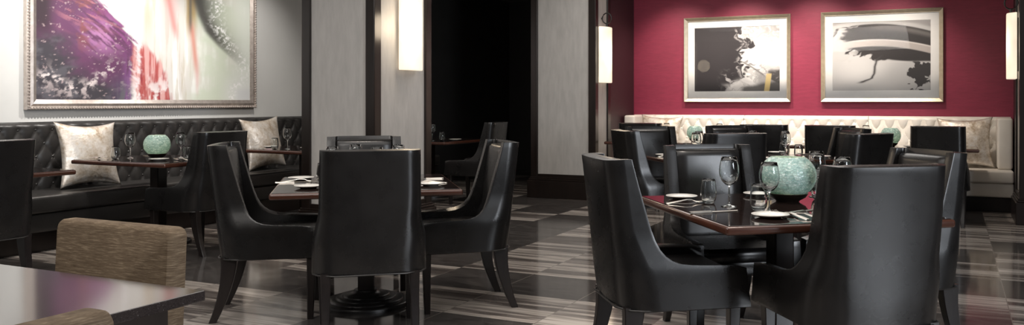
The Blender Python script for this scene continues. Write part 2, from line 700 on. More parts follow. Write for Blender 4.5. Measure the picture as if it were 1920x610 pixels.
C1 = (-5.447, -4.618, 6.10, 7.01)
C2 = (-5.00, -4.08, 9.92, 10.45)
C3 = (.62, 1.5, 9.80, 10.5)
column('column', *C1, 'square pillar with grey plaster panels behind the centre table')
column('column', *C2, 'grey plaster pillar at the left side of the crimson alcove')
column('column', *C3, 'pillar at the right edge of the crimson alcove')


# ------------------------------------------------------------------ sconces
def sconce(x, y, z0, z1, wid, side, label):
    """alabaster slab hung from an iron ring on a pillar face (side: +1 faces +X, -1 faces -X)"""
    r = thing('wall_sconce', label, 'wall lamp', (x, y, z0), 0 if side > 0 else PI, 'alabaster wall sconces')
    h = z1 - z0
    s = bmesh.new()
    secs = []
    n = 14
    for zz, k in ((0, .97), (.012, 1), (h - .012, 1), (h, .97)):
        loop = []
        for i in range(n + 1):
            a = -1 + 2 * i / n
            loop.append((.03 + .075 * (1 - abs(a) ** 3.5) * k + .015, a * wid / 2 * k, zz))
        loop.append((.03, wid / 2 * k, zz))
        loop.append((.03, -wid / 2 * k, zz))
        secs.append(loop)
    loft(s, secs)
    smooth_by_angle(link('alabaster_shade', s, M['alabaster'], r))
    b = bmesh.new()
    bx(b, .002, .03, -wid * .3, wid * .3, .08, h - .05, .004)
    link('back_plate', b, M['iron'], r)
    for zz in (.1, h - .1):
        for yy in (-wid * .42, wid * .42):
            t = bmesh.new()
            bmesh.ops.create_uvsphere(t, u_segments=8, v_segments=6, radius=.008, matrix=Matrix.Translation((.066, yy, zz)))
            link('stud', t, M['iron'], r)
    k = bmesh.new()
    tube(k, [(.075 + .062 * math.cos(a), 0, h + .115 + .068 * math.sin(a)) for a in [2 * PI * i / 28 for i in range(28)]], .008, 8, True)
    tube(k, [(.075, 0, h - .01), (.075, 0, h + .05)], .016, 8)
    tube(k, [(.0, 0, h + .115), (.014, 0, h + .115)], .012, 8)
    smooth_by_angle(link('hanging_ring', k, M['iron'], r))
    return r


sconce(C1[1] - .02, 6.62, 1.545, 2.40, .34, 1, 'glowing alabaster wall sconce on the pillar behind the centre table')
sconce(C2[1] - .02, 10.17, 1.495, 2.21, .34, 1, 'glowing alabaster wall sconce left of the crimson wall')
sconce(C3[0] + .02, 10.15, 1.49, 2.18, .34, -1, 'glowing alabaster wall sconce at the right edge of the picture')
for (x, y, z, p) in ((C1[1] + .22, 6.5, 1.95, 7), (C2[1] + .20, 10.17, 1.85, 5), (C3[0] - .2, 10.15, 1.85, 4)):
    lamp('sconce_glow', 'POINT', (x, y, z), (x, y, 0), p, (1, .82, .6), shadow_soft_size=.12)


# ================================================================== ART
def mitred_frame(name, mat, parent, prof, a0, a1, b0, b1, to3):
    """prof: (inset, height) pairs closed loop; rectangle a0..a1 x b0..b1; to3(a,b,h)->xyz"""
    bm = bmesh.new()
    rings = []
    for ins, h in prof:
        rings.append([bm.verts.new(to3(*q, h)) for q in ((a0 + ins, b0 + ins), (a1 - ins, b0 + ins), (a1 - ins, b1 - ins), (a0 + ins, b1 - ins))])
    n = len(rings)
    for k in range(n):
        A, B = rings[k], rings[(k + 1) % n]
        for i in range(4):
            j = (i + 1) % 4
            bm.faces.new((A[i], A[j], B[j], B[i]))
    return link(name, bm, mat, parent)


# big abstract canvas on the white wall
AY0, AY1, AZ0, AZ1 = 4.80, 7.53, 1.178, 2.85
art = thing('framed_painting', 'large colourful abstract painting in a silver frame on the white wall', 'painting', (WX, (AY0 + AY1) / 2, AZ0))
ac, ah = (AY1 - AY0) / 2, AZ1 - AZ0
to_left = lambda a, b, h: (h, a, b)
mitred_frame('frame', M['frame_silver'], art, [(0, .003), (0, .045), (.012, .056), (.030, .05), (.055, .058), (.075, .048), (.092, .04), (.092, .003)], -ac, ac, 0, ah, to_left)
fl = bmesh.new()
rb = .028
k = 0
for yy in np.arange(-ac + .02, ac - .01, rb):
    bx(fl, .044, .0595, yy, yy + rb * .62, .003, .028, .004, 1)
for zz in np.arange(.02, ah - .01, rb):
    for ya, yb in ((-ac + .003, -ac + .028), (ac - .028, ac - .003)):
        bx(fl, .044, .0595, ya, yb, zz, zz + rb * .62, .004, 1)
link('fluting', fl, M['frame_silver'], art)


def paint_big(s, t):
    q = t * ((ah - .17) / (2.2 - AZ0 - .092))                                     # 0..1 over the height in the picture
    p = s
    n1 = fbm(p * 7, q * 4)
    n2 = fbm(p * 22 + 5, q * 11 + 3)
    st = fbm(p * 34 + 2, q * 1.6 + 7)              # vertical streaks
    st2 = fbm(p * 90 + 8, q * 2.4 + 1)
    fe = fbm((p + .5 * q) * 60 + 4, (q - .6 * p) * 8)       # feathery slanted strokes
    one = np.ones(s.shape + (3,))
    # pale ground
    c = one * np.array((.70, .67, .63))
    c = blend(c, (.88, .87, .85), sstep(.44, .62, st))
    c = blend(c, (.56, .50, .40), .75 * sstep(.54, .72, st2) * sstep(.42, .5, p) * sstep(.78, .6, p))
    c = blend(c, (.60, .65, .53), sstep(.60, .74, p + .08 * (n1 - .5)) * (.5 + .5 * sstep(.35, .6, n1)))
    c = blend(c, (.74, .78, .71), sstep(.84, .97, p) * .8)
    c = blend(c, (.80, .80, .80), sstep(.80, .9, p) * sstep(.45, .1, q) * .6)
    c = blend(c, (.83, .82, .80), sstep(.62, .52, p) * sstep(.35, .05, q) * .5)
    # ochre and red veils
    c = blend(c, (.40, .27, .10), sstep(.63, .655, p) * sstep(.715, .68, p) * sstep(.6, 1.0, q + .3 * (st - .5)) * .9)
    c = blend(c, (.52, .38, .22), sstep(.43, .45, p) * sstep(.50, .46, p) * sstep(.55, .95, q) * .55)
    c = blend(c, (.74, .50, .48), sstep(.50, .54, p) * sstep(.62, .58, p) * sstep(.45, 1., q + .5 * (st2 - .5)) * .6)
    e = p - (.665 + .05 * (1 - q))
    c = blend(c, (.62, .20, .14), np.exp(-(e / .014) ** 2) * sstep(.12, .5, q) * sstep(1.0, .8, q) * .75)
    e = p - (.555 + .09 * (1.15 - q))
    c = blend(c, (.62, .26, .24), np.exp(-(e / .017) ** 2) * sstep(.62, .85, q) * .85)
    c = blend(c, (.66, .40, .38), np.exp(-((p - .70) / .008) ** 2) * sstep(.0, .2, q) * sstep(.6, .3, q) * .5)
    # dark violet mass on the left
    bnd = np.interp(q, [0, .25, .5, .62, .8, 1.0, 1.3], [.395, .40, .40, .395, .345, .25, .12]) + .07 * (fe - .5) + .03 * (n2 - .5)
    mass = sstep(.012, -.012, p - bnd)
    pc = one * np.array((.050, .045, .055))
    pc = blend(pc, (.10, .095, .11), sstep(.5, .68, n2) * .8)
    v = sstep(.40, .62, q * .55 + .55 * n1 + .9 * (p - .17))
    pc = blend(pc, (.125, .045, .105), v)
    pc = blend(pc, (.20, .055, .17), sstep(.45, .60, fe) * sstep(.40, .65, q) * sstep(.14, .26, p))
    pc = blend(pc, (.46, .22, .42), sstep(.50, .66, fe * .6 + .5 * fbm(p * 8 + 3, q * 6 + 1)) * np.exp(-(((p - .26) / .07) ** 2 + ((q - .68) / .16) ** 2)))
    pc = blend(pc, (.40, .16, .20), sstep(.54, .66, fbm((p - .4 * q) * 9 + 7, (q + p) * 40)) * sstep(.62, .95, q) * sstep(.05, .14, p))
    pc = blend(pc, (.032, .022, .026), sstep(.09, .03, p) * sstep(.5, .8, q) * .9)
    pc = blend(pc, (.22, .075, .075), sstep(.52, .70, n2) * sstep(.35, .75, q) * sstep(.10, .16, p) * sstep(.30, .18, p) * .8)
    pc = blend(pc, (.10, .06, .13), sstep(.26, .36, p) * sstep(.4, .1, q) * .75)
    pc = blend(pc, (.30, .12, .33), sstep(.33, .39, p) * sstep(.62, .3, q) * sstep(.4, .6, st2) * .8)
    pc = blend(pc, (.13, .13, .14), sstep(.52, .66, fbm(p * 30 + 2, q * 3 + 5)) * sstep(.26, .34, p) * sstep(.25, .05, q) * .8)
    arcy = np.interp(p, [.0, .06, .12, .2, .26, .32, .39], [.20, .26, .12, .14, .30, .36, .33])
    wob = fbm(p * 30, q * 14 + 4)
    fleck = np.exp(-((q - arcy) / .055) ** 2) * sstep(.47, .58, fbm(p * 60, q * 28)) * sstep(.35, .5, wob)
    pc = blend(pc, (.68, .60, .59), fleck * .95)
    pc = blend(pc, (.42, .36, .36), sstep(.57, .67, fbm(p * 38 + 9, q * 18 + 4)) * np.exp(-((q - arcy + .05) / .13) ** 2) * .8)
    pc = blend(pc, (.55, .42, .42), sstep(.70, .76, fbm(p * 80 + 1, q * 40 + 2)) * .6)
    c = c * (1 - mass[..., None]) + pc * mass[..., None]
    # crimson tongue beside it
    rr = np.interp(q, [0, .3, .47, .62], [.575, .545, .50, .44]) + .05 * (st2 - .5)
    red = sstep(.66, .54, q + .12 * (st - .5)) * sstep(.012, -.012, p - rr) * sstep(.375, .40, p + .04 * (n2 - .5))
    rc = one * np.array((.46, .10, .095))
    rc = blend(rc, (.30, .03, .045), sstep(.5, .62, fbm(p * 50 + 3, q * 7 + 8)) * .9)
    rc = blend(rc, (.74, .42, .40), sstep(.42, .62, st2) * .9)
    rc = blend(rc, (.90, .85, .84), sstep(.47, .60, fbm(p * 26 + 1, q * 6 + 2)) * sstep(.42, .02, q))
    c = c * (1 - red[..., None]) + rc * red[..., None]
    c = blend(c, (.90, .80, .82), np.exp(-((p - bnd - .012) / .012) ** 2) * sstep(.45, .6, n2) * .8)
    # dark stroke coming down from the top right
    cx = np.interp(q, [.2, .45, .65, .82, 1.0, 1.3], [1.03, .945, .845, .775, .735, .70])
    wd = np.interp(q, [.2, .5, .75, 1.0, 1.3], [.03, .035, .05, .048, .06])
    off = p - cx
    c = blend(c, (.05, .045, .042), np.where(off < 0, np.exp(-np.abs(off / (wd * .75)) ** 4), np.exp(-np.abs(off / (wd * 1.5)) ** 1.7)) * sstep(.34, .80, q) * .95)
    c = blend(c, (.13, .12, .10), np.exp(-((p - .665) / .009) ** 2) * sstep(.72, .92, q) * .9)
    f2 = sstep(.50, .66, fbm(p * 95 + 3, q * 46 + 6))
    c = blend(c, (.93, .93, .91), f2 * np.exp(-((p - np.interp(q, [.3, .5, .7, .9], [.97, .95, .87, .81])) / .035) ** 2) * sstep(.25, .4, q))
    f3 = f2 * np.exp(-((np.hypot((p - 1.0) / .11, (q - .02) / .25) - 1) / .18) ** 2)
    c = blend(c, (.93, .92, .91), f3)
    c = blend(c, (.66, .67, .69), sstep(.90, .94, p) * sstep(.18, .10, q) * .6)
    return c


painted_sheet('canvas', M['canvas'], art, 330, 220, lambda a, b: (.036, -ac + .085 + a * (2 * ac - .17), .085 + b * (ah - .17)), paint_big, (-.03, 0, 0))


def paint_ink(s, t):
    wx = fbm(s * 3.2, t * 3.2, 4) - .5
    wy = fbm(s * 3.2 + 31, t * 3.2 + 17, 4) - .5
    a, b = s + .55 * wx, t + .55 * wy
    w2 = fbm(a * 6 + 2, b * 6, 5)
    w3 = fbm(a * 11 + 4, b * 11 + 8, 4)
    edge = np.interp(t, [0, .12, .22, .35, .5, .62, .75, .85, 1.0], [.36, .40, .64, .60, .56, .64, .70, .56, .60])
    d = s - edge + .30 * (w2 - .5) + .10 * (w3 - .5)
    one = np.ones(s.shape + (3,))
    c = one * np.array((.020, .016, .019))
    li = one * np.array((.52, .505, .50))
    li = blend(li, (.92, .91, .90), sstep(.36, .50, t) * sstep(.72, .55, t))
    li = blend(li, (.30, .29, .29), sstep(.70, .9, t) * sstep(.8, 1., s + .3 * (w2 - .5)))
    li = blend(li, (.88, .87, .85), np.exp(-(((s - .68) / .09) ** 2 + ((t - .28) / .18) ** 2)))
    rings = .5 + .5 * np.sin(24 * w2 + 5 * w3)
    li = blend(li, (.16, .15, .15), sstep(.70, 1.0, rings) * sstep(.30, .05, np.abs(d - .12)) * sstep(.42, .6, np.abs(t - .62) * 2.2 + .2) * .45)
    li = blend(li, (.85, .84, .83), sstep(.85, 1.0, 1 - rings) * sstep(.6, .8, t) * .5)
    li = blend(li, (.05, .045, .045), sstep(.85, .93, s + .25 * (w2 - .5)) * sstep(.40, .28, t + .25 * (w3 - .5)))
    dl = t - np.interp(s, [.4, .55, .65, .83, 1], [.50, .47, .40, .24, .12])
    li = blend(li, (.28, .27, .27), sstep(.0, -.02, dl) * sstep(-.30, -.12, dl) * sstep(.66, .80, s) * .8)
    li = blend(li, (.06, .055, .05), np.exp(-(dl / .016) ** 2) * sstep(.52, .60, s) * sstep(.86, .80, s) * .85)
    li = blend(li, (.16, .15, .15), sstep(.60, .9, rings) * sstep(.005, .03, dl) * sstep(.13, .06, dl) * sstep(.52, .62, s) * .8)
    li = blend(li, (.05, .045, .04), np.exp(-(((s - .535) / .04) ** 2 + ((t - .455) / .022) ** 2) ** 2))
    li = blend(li, (.05, .046, .045), sstep(.16, .09, t + .05 * (w2 - .5) - .25 * (s - .8)) * sstep(.52, .60, s) * .9)
    li = blend(li, (.55, .42, .18), sstep(.815, .825, s - .1 * t) * sstep(.885, .875, s - .1 * t) * sstep(.28, .26, t) * .9)
    m = sstep(-.012, .02, d)
    c = c * (1 - m[..., None]) + li * m[..., None]
    halo = np.exp(-((d + .05) / .018) ** 2) * sstep(.50, .62, w3)
    c = blend(c, (.42, .40, .40), halo * .7)
    wisp = np.exp(-((t - .07 - .09 * np.abs(np.sin(s * 8 + 3 * wx))) / .035) ** 2) * sstep(.30, .42, s) * sstep(.78, .6, s)
    c = blend(c, (.60, .585, .58), wisp * (.5 + .5 * sstep(.4, .6, w3)))
    fea = sstep(.56, .62, fbm(s * 20 + 6 * wx, t * 20 + 6 * wy)) * np.exp(-(((s - .40) / .06) ** 2 + ((t - .17) / .10) ** 2))
    c = blend(c, (.45, .43, .43), fea)
    return c


def paint_reflected_arcs(s, t):
    wx = fbm(s * 3.5 + 3, t * 3.5 + 8, 4) - .5
    wy = fbm(s * 3.5 + 51, t * 3.5 + 27, 4) - .5
    w2 = fbm(s * 7 + 4 * wx, t * 5 + 4 * wy, 4)
    w3 = fbm(s * 14 + 5 * wx + 9, t * 10 + 5 * wy, 4)
    ar = lambda y0, k: y0 - k * (s - .42) ** 2  # arcs: ceiling reflections in the glazing, painted into the print's colour
    one = np.ones(s.shape + (3,))
    c = one * np.array((.47, .46, .455))
    c = blend(c, (.58, .57, .56), np.exp(-(((s - .36) / .3) ** 2 + ((t - .25) / .25) ** 2)))
    c = blend(c, (.36, .35, .345), sstep(.5, .9, s) * sstep(.35, .1, t) * .6)
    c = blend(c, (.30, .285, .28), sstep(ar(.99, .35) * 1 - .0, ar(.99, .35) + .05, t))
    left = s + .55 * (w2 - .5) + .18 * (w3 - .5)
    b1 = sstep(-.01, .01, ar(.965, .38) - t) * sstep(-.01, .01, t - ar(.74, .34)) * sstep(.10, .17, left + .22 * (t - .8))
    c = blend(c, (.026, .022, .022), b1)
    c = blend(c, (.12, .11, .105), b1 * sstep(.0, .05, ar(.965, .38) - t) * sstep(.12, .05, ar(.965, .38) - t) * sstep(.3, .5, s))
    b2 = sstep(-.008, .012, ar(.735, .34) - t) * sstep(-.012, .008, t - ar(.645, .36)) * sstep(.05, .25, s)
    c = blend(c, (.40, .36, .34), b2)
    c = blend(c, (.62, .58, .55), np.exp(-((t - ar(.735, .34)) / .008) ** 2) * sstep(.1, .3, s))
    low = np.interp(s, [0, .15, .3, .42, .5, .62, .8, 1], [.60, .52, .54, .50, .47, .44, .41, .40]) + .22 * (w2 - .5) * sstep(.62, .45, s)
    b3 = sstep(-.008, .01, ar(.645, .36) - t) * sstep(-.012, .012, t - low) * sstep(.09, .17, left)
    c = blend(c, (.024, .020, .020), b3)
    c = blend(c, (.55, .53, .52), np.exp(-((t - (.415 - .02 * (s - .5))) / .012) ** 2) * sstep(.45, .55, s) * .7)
    # curling tail of ink
    tx = np.interp(t, [.10, .14, .18, .25, .35, .45, .52], [.27, .33, .41, .435, .44, .46, .52]) + .02 * (w3 - .5)
    tail = np.exp(-((s - tx) / (.013 + .02 * sstep(.2, .13, t))) ** 2) * sstep(.10, .13, t) * sstep(.54, .46, t)
    c = blend(c, (.04, .036, .036), tail)
    blob = 1.05 * np.exp(-(((s - .90) / .17) ** 2 + ((t - .25) / .17) ** 2)) + 1.2 * (w2 - .5) + .9 * (w3 - .5)
    c = blend(c, (.03, .026, .026), sstep(.50, .56, blob) * sstep(.62, .70, s) * sstep(.44, .40, t))
    c = blend(c, (.48, .47, .46), sstep(.60, .64, fbm(s * 9 + 6 * wx, t * 9 + 6 * wy + 4)) * sstep(.02, .08, s) * sstep(.34, .2, s) * sstep(.3, .5, t) * .9)
    return c


def small_picture(x0, x1, label, paint):
    r = thing('framed_print', label, 'picture', ((x0 + x1) / 2, WY, 1.248), 0, 'framed prints on the crimson wall')
    hw, hh = (x1 - x0) / 2, 1.155
    to3 = lambda a, b, h: (a, -h, b)
    mitred_frame('frame', M['frame_champagne'], r, [(0, .003), (0, .05), (.006, .054), (.045, .030), (.050, .030), (.050, .003)], -hw, hw, 0, hh, to3)
    mitred_frame('mat_board', M['mat_board'], r, [(.045, .004), (.045, .016), (.140, .016), (.144, .012), (.144, .004)], -hw, hw, 0, hh, to3)
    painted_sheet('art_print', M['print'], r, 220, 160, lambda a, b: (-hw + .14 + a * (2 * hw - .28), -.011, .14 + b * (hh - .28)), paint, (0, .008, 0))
    link('glazing', box_bm(-hw + .046, hw - .046, -.024, -.021, .046, hh - .046), M['pane'], r)
    return r


small_picture(-3.353, -1.916, 'framed black ink-swirl print, left one on the crimson wall', paint_ink)
small_picture(-1.532, -.094, 'framed grey print with painted-in arc reflections, right one on the crimson wall', paint_reflected_arcs)


# ================================================================== BANQUETTES
TA, TR = .155, .12          # tuft pitch along and between rows


def tuft(u, zz, z_top):
    p, q = u / TA, (zz - z_top) / (2 * TR)
    A, B = p + q, p - q
    h = (np.abs(np.sin(PI * A)) * np.abs(np.sin(PI * B))) ** .42
    if zz > z_top:      # above the top row: straight pleats
        k = min(1, (zz - z_top) / .05)
        h = h * (1 - k) + k * (.86 + .14 * np.abs(np.sin(PI * p)) ** .5)
    return h


def tufted_back(length, z0, zt, depth, lean, to3, z_first):
    nu = int(length / .0129) + 1
    us = np.linspace(-length / 2, length / 2, nu)
    rows = []
    zs = list(np.linspace(z0, zt - .045, int((zt - .045 - z0) / .0125)))
    D = .024
    for zz in zs:
        base = -depth + lean * (zz - z0)
        rows.append([(u, base - D * tuft(u, zz, z_first), zz) for u in us])
    ylast = -depth + lean * (zt - .045 - z0)
    hl = np.array([tuft(u, zt - .045, z_first) for u in us])
    for a in np.linspace(15, 90, 6):
        a = math.radians(a)
        rows.append([(u, ylast + .05 - (.05 + D * h * math.cos(a)) * math.cos(a), zt - .045 + .045 * math.sin(a)) for u, h in zip(us, hl)])
    rows.append([(u, -.01, zt) for u in us])
    rows.append([(u, -.01, z0) for u in us])
    pts = [to3(*p) for r in rows for p in r]
    bm = grid_bm(pts, len(rows), nu)
    eb = [e for e in bm.edges if e.is_boundary]
    bmesh.ops.holes_fill(bm, edges=eb, sides=0)
    return bm


def button_positions(length, z0, zt_first, depth, lean):
    out = []
    k = 0
    zz = zt_first
    while zz > z0 + .02:
        off = 0 if k % 2 == 0 else TA / 2
        n = int(length / 2 / TA) + 1
        for i in range(-n, n + 1):
            u = i * TA + off
            if abs(u) < length / 2 - .02:
                out.append((u, -depth + lean * (zz - z0) - .004, zz))
        zz -= TR
        k += 1
    return out


def button_bm(p3, nrm):
    bm = bmesh.new()
    bmesh.ops.create_uvsphere(bm, u_segments=10, v_segments=6, radius=1)
    n = Vector(nrm)
    R = n.to_track_quat('Z', 'Y').to_matrix().to_4x4()
    S = Matrix.Diagonal((.011, .011, .006, 1))
    bm.transform(Matrix.Translation(p3) @ R @ S)
    return bm


def bench(name, label, loc, rotz, length, mat, group=None, left_wing=False, right_wing=False):
    """local frame: u along, -y is the front, wall at y=0"""
    r = thing(name, label, 'banquette', loc, rotz, group)
    idt = lambda u, y, z: (u, y, z)
    L2 = length / 2 - .002
    link('plinth', box_bm(-L2, L2, -.57, -.02, 0, .17, .004), M['espresso'], r)
    b = bmesh.new()
    bx(b, -L2, L2, -.655, -.02, .17, .33, .02, 3)
    smooth_by_angle(link('seat_base', b, mat, r))
    b = bmesh.new()
    bx(b, -L2, L2, -.69, -.12, .33, .475, .028, 4)
    smooth_by_angle(link('seat_cushion', b, mat, r))
    bm = tufted_back(2 * L2, .44, 1.07, .12, .035, idt, 1.0)
    bk = link('tufted_back', bm, mat, r)
    smooth_by_angle(bk, 60)
    bp = button_positions(2 * L2, .44, 1.0, .12, .035)
    proto = None
    rest = bmesh.new()
    nrest = 0
    for i, p in enumerate(bp):
        if i < 98:
            if proto is None:
                proto = link('button', button_bm((0, 0, 0), (0, -1, 0)), mat, bk, True)
                proto.location = p
            else:
                c = proto.copy()
                COL.objects.link(c)
                c.location = p
                c.parent = bk
        else:
            t_ = button_bm(p, (0, -1, 0))
            me_ = bpy.data.meshes.new('tmp')
            t_.to_mesh(me_)
            t_.free()
            rest.from_mesh(me_)
            bpy.data.meshes.remove(me_)
            nrest += 1
    if nrest:
        q = link('buttons', rest, mat, bk, True)
        q['kind'] = 'stuff'
    for flag, sgn in ((left_wing, -1), (right_wing, 1)):
        if flag:
            b = bmesh.new()
            xa, xb = sorted((sgn * L2, sgn * (L2 - .16)))
            bx(b, xa, xb, -.50, -.02, .475, 1.065, .03, 4)
            smooth_by_angle(link('end_wing', b, mat, r))
    return r


# dark tufted banquette on the left wall
bench('banquette', 'long black tufted leather banquette along the white wall', (WX, 6.7, 0), PI / 2, 7.6, M['leather_bench'])
# cream tufted banquette in three sections under the crimson wall
xs = [-4.07, -2.51, -.95, .63]
labs = ['cream tufted banquette section at the left end under the crimson wall', 'middle cream tufted banquette section under the crimson wall', 'cream tufted banquette section at the right end under the crimson wall']
for i in range(3):
    bench('banquette', labs[i], ((xs[i] + xs[i + 1]) / 2, WY, 0), 0, xs[i + 1] - xs[i], M['leather_white'], 'cream banquette sections', i == 0, i == 2)


# ------------------------------------------------------------------ cushions
def cushion(label, loc, rotz, tilt, size, thick=.085, roll=0.0, pinch=.15):
    n = 29
    bm = bmesh.new()
    side = {}
    g = np.linspace(-1, 1, n)
    g = np.sign(g) * np.abs(g) ** .85
    for sgn in (1, -1):
        for i, u in enumerate(g):
            for j, v in enumerate(g):
                if sgn < 0 and (i in (0, n - 1) or j in (0, n - 1)):
                    side[(sgn, i, j)] = side[(1, i, j)]
                    continue
                x = u * size / 2 * (1 - pinch * (1 - v * v))
                z = v * size / 2 * (1 - pinch * (1 - u * u))
                prof = (max(0, 1 - abs(u) ** 2.2) * max(0, 1 - abs(v) ** 2.2)) ** .55
                wr = 1 + .10 * math.sin(9 * u + 5 * v + sgn) * (1 - abs(v)) * .4
                side[(sgn, i, j)] = bm.verts.new((x, -sgn * thick * prof * wr, z))
    for sgn in (1, -1):
        for i in range(n - 1):
            for j in range(n - 1):
                f = [side[(sgn, i, j)], side[(sgn, i + 1, j)], side[(sgn, i + 1, j + 1)], side[(sgn, i, j + 1)]]
                bm.faces.new(f if sgn > 0 else f[::-1])
    bm.transform(Matrix.Rotation(tilt, 4, 'X') @ Matrix.Rotation(roll, 4, 'Y') @ Matrix.Translation((0, 0, 0)))
    zmin = min(v.co.z for v in bm.verts)
    bm.transform(Matrix.Translation((0, 0, -zmin)))
    o_ = link('cushion', bm, M['gold'], None, True, loc, rotz)
    o_['label'] = label
    o_['category'] = 'cushion'
    o_['group'] = 'metallic gold cushions'
    return o_


cushion('metallic gold cushion at the left end of the black banquette', (-7.10, 5.17, .47), PI / 2, -.20, .60, roll=.03)
cushion('metallic gold cushion on the black banquette just left of the pillar', (-7.11, 7.34, .47), PI / 2, -.20, .60, roll=-.05)
cushion('pale gold cushion at the left end of the cream banquette', (-3.60, 11.08, .47), 0, -.20, .60, roll=.03)
cushion('pale gold cushion at the right end of the cream banquette', (.14, 11.06, .47), 0, -.20, .60, roll=-.03)


# ================================================================== TABLES
def make_table(label, loc, yaw, lx, ly, n_ped=1, group='dark dining tables', rad=.27):
    r = thing('dining_table', label, 'table', loc, yaw, group)
    hx, hy = lx / 2, ly / 2
    e = bmesh.new()
    bx(e, -hx, hx, -hy, hy, .712, .7475, .012, 3)
    top_edge = smooth_by_angle(link('wood_edge', e, M['edge'], r))
    t = bmesh.new()
    bx(t, -hx + .014, hx - .014, -hy + .014, hy - .014, .745, .7502, .0015, 1)
    link('tabletop', t, M['top'], r)
    offs = [0] if n_ped == 1 else [-lx / 4, lx / 4]
    for ox in offs:
        p = bmesh.new()
        bx(p, ox - .05, ox + .05, -.05, .05, .06, .70, .008, 2)
        bx(p, ox - .22, ox + .22, -.22, .22, .695, .712, .004, 1)
        link('pedestal', p, M['edge'] if False else M['espresso'], r)
        b = bmesh.new()
        prof = [(0, 0), (rad, 0), (rad, .012)]
        rr, zz = rad, .012
        for k in range(4):
            for a in (20, 50, 80):
                prof.append((rr - .012 + .012 * math.cos(math.radians(a)), zz + .016 * math.sin(math.radians(a))))
            rr -= .042
            zz += .013
            prof.append((rr, zz + .004))
        prof += [(rr - .02, zz + .015), (.075, zz + .022), (.07, zz + .03), (0, zz + .03)]
        lathe(b, prof, 48, (ox, 0))
        smooth_by_angle(link('ringed_base', b, M['iron'], r), 35)
    return r


TC, TCY = (-3.28, 4.25), math.radians(39)
TR_, TRY = (-.746, 4.13), math.radians(37.5)
T3, T3Y = (-1.73, 7.69), math.radians(39)
L1, L2_, L3 = (-6.42, 3.62), (-6.32, 5.40), (-6.28, 7.22)
FAR = (-6.25, 9.45)
make_table('square dark wood table in the centre, in front of the grey pillar', (*TC, 0), TCY, 1.06, 1.06)
make_table('square dark wood table at front right with a turquoise globe on it', (*TR_, 0), TRY, 1.05, 1.14)
make_table('long dark wood table in the crimson alcove, behind the front right table', (*T3, 0), T3Y, 1.60, 1.06, 2)
make_table('square dark table at the black banquette at the far left edge', (L1[0], 3.75, 0), 0, 1.13, .84)
make_table('square dark table with a turquoise globe at the black banquette', (L2_[0], 5.27, 0), 0, 1.14, .84)
make_table('square dark table at the black banquette beside the grey pillar', (L3[0], 7.10, 0), 0, 1.14, .84)
make_table('square dark table in the dim corner behind the grey pillar', (*FAR, 0), 0, 1.14, 1.10)
BA, BB = (-2.95, 10.32), (-.72, 10.32)
make_table('long dark table at the left half of the cream banquette', (*BA, 0), 0, 2.06, .74, 2)
make_table('long dark table at the right half of the cream banquette', (*BB, 0), 0, 1.96, .74, 2)


# ================================================================== CHAIRS
def chair_shell():
    rows = [(.36, .538), (.372, .538), (.40, .538), (.45, .538), (.50, .538), (.528, .538), (.536, .50), (.539, .42), (.542, .345), (.545, .29), (.551, .245), (.563, .208),
            (.583, .180), (.61, .160), (.65, .145), (.70, .133), (.77, .120), (.85, .107), (.92, .096), (.97, .089), (1.003, .085)]
    pts, cols = [], None
    for z, yf in rows:
        k = (z - .36) / .65
        rc = .115 - .065 * float(sstep(.1, .6, np.array(k)))
        hw = .268 - .030 * sstep(.22, .50, np.array(k)) - .012 * k
        hw = float(hw)
        lean = -.062 * max(0, (z - .42) / .6) ** 1.25
        y_back = -.245 + lean + (.012 * (1 - min(1, (z - .36) / .1)))
        row = []
        nside = 9
        for i in range(nside):
            t = i / nside
            row.append((-hw, y_back + rc + (max(yf - rc, .012)) * (1 - t) ** 1.4))
        for i in range(6):
            a = PI + (PI / 2) * i / 6
            row.append((-hw + rc + rc * math.cos(a), y_back + rc + rc * math.sin(a)))
        nb = 10
        for i in range(nb + 1):
            t = i / nb
            row.append((-(hw - rc) + 2 * (hw - rc) * t, y_back - .008 * math.sin(PI * t)))
        mirrored = [(-x, y) for x, y in row[:nside + 6]][::-1]
        row += mirrored
        cols = len(row)
        pts += [(x, y, z) for x, y in row]
    bm = grid_bm(pts, len(rows), cols)
    bmesh.ops.recalc_face_normals(bm, faces=bm.faces)
    return bm


def leg_bm(x, y, xf, yf, saber=False, z1=.37, a=.026, b=.017):
    bm = bmesh.new()
    secs = []
    n = 8 if saber else 3
    for i in range(n + 1):
        t = i / n
        z = z1 * (1 - t)
        cx = x + (xf - x) * t
        cy = y + (yf - y) * (t ** 1.9 if saber else t)
        r = a + (b - a) * t
        rd = r * (1.75 - .55 * t) if saber else r
        c = .004
        secs.append([(cx - r + c, cy - rd, z), (cx + r - c, cy - rd, z), (cx + r, cy - rd + c, z), (cx + r, cy + rd - c, z), (cx + r - c, cy + rd, z), (cx - r + c, cy + rd, z), (cx - r, cy + rd - c, z), (cx - r, cy - rd + c, z)])
    loft(bm, secs)
    return bm


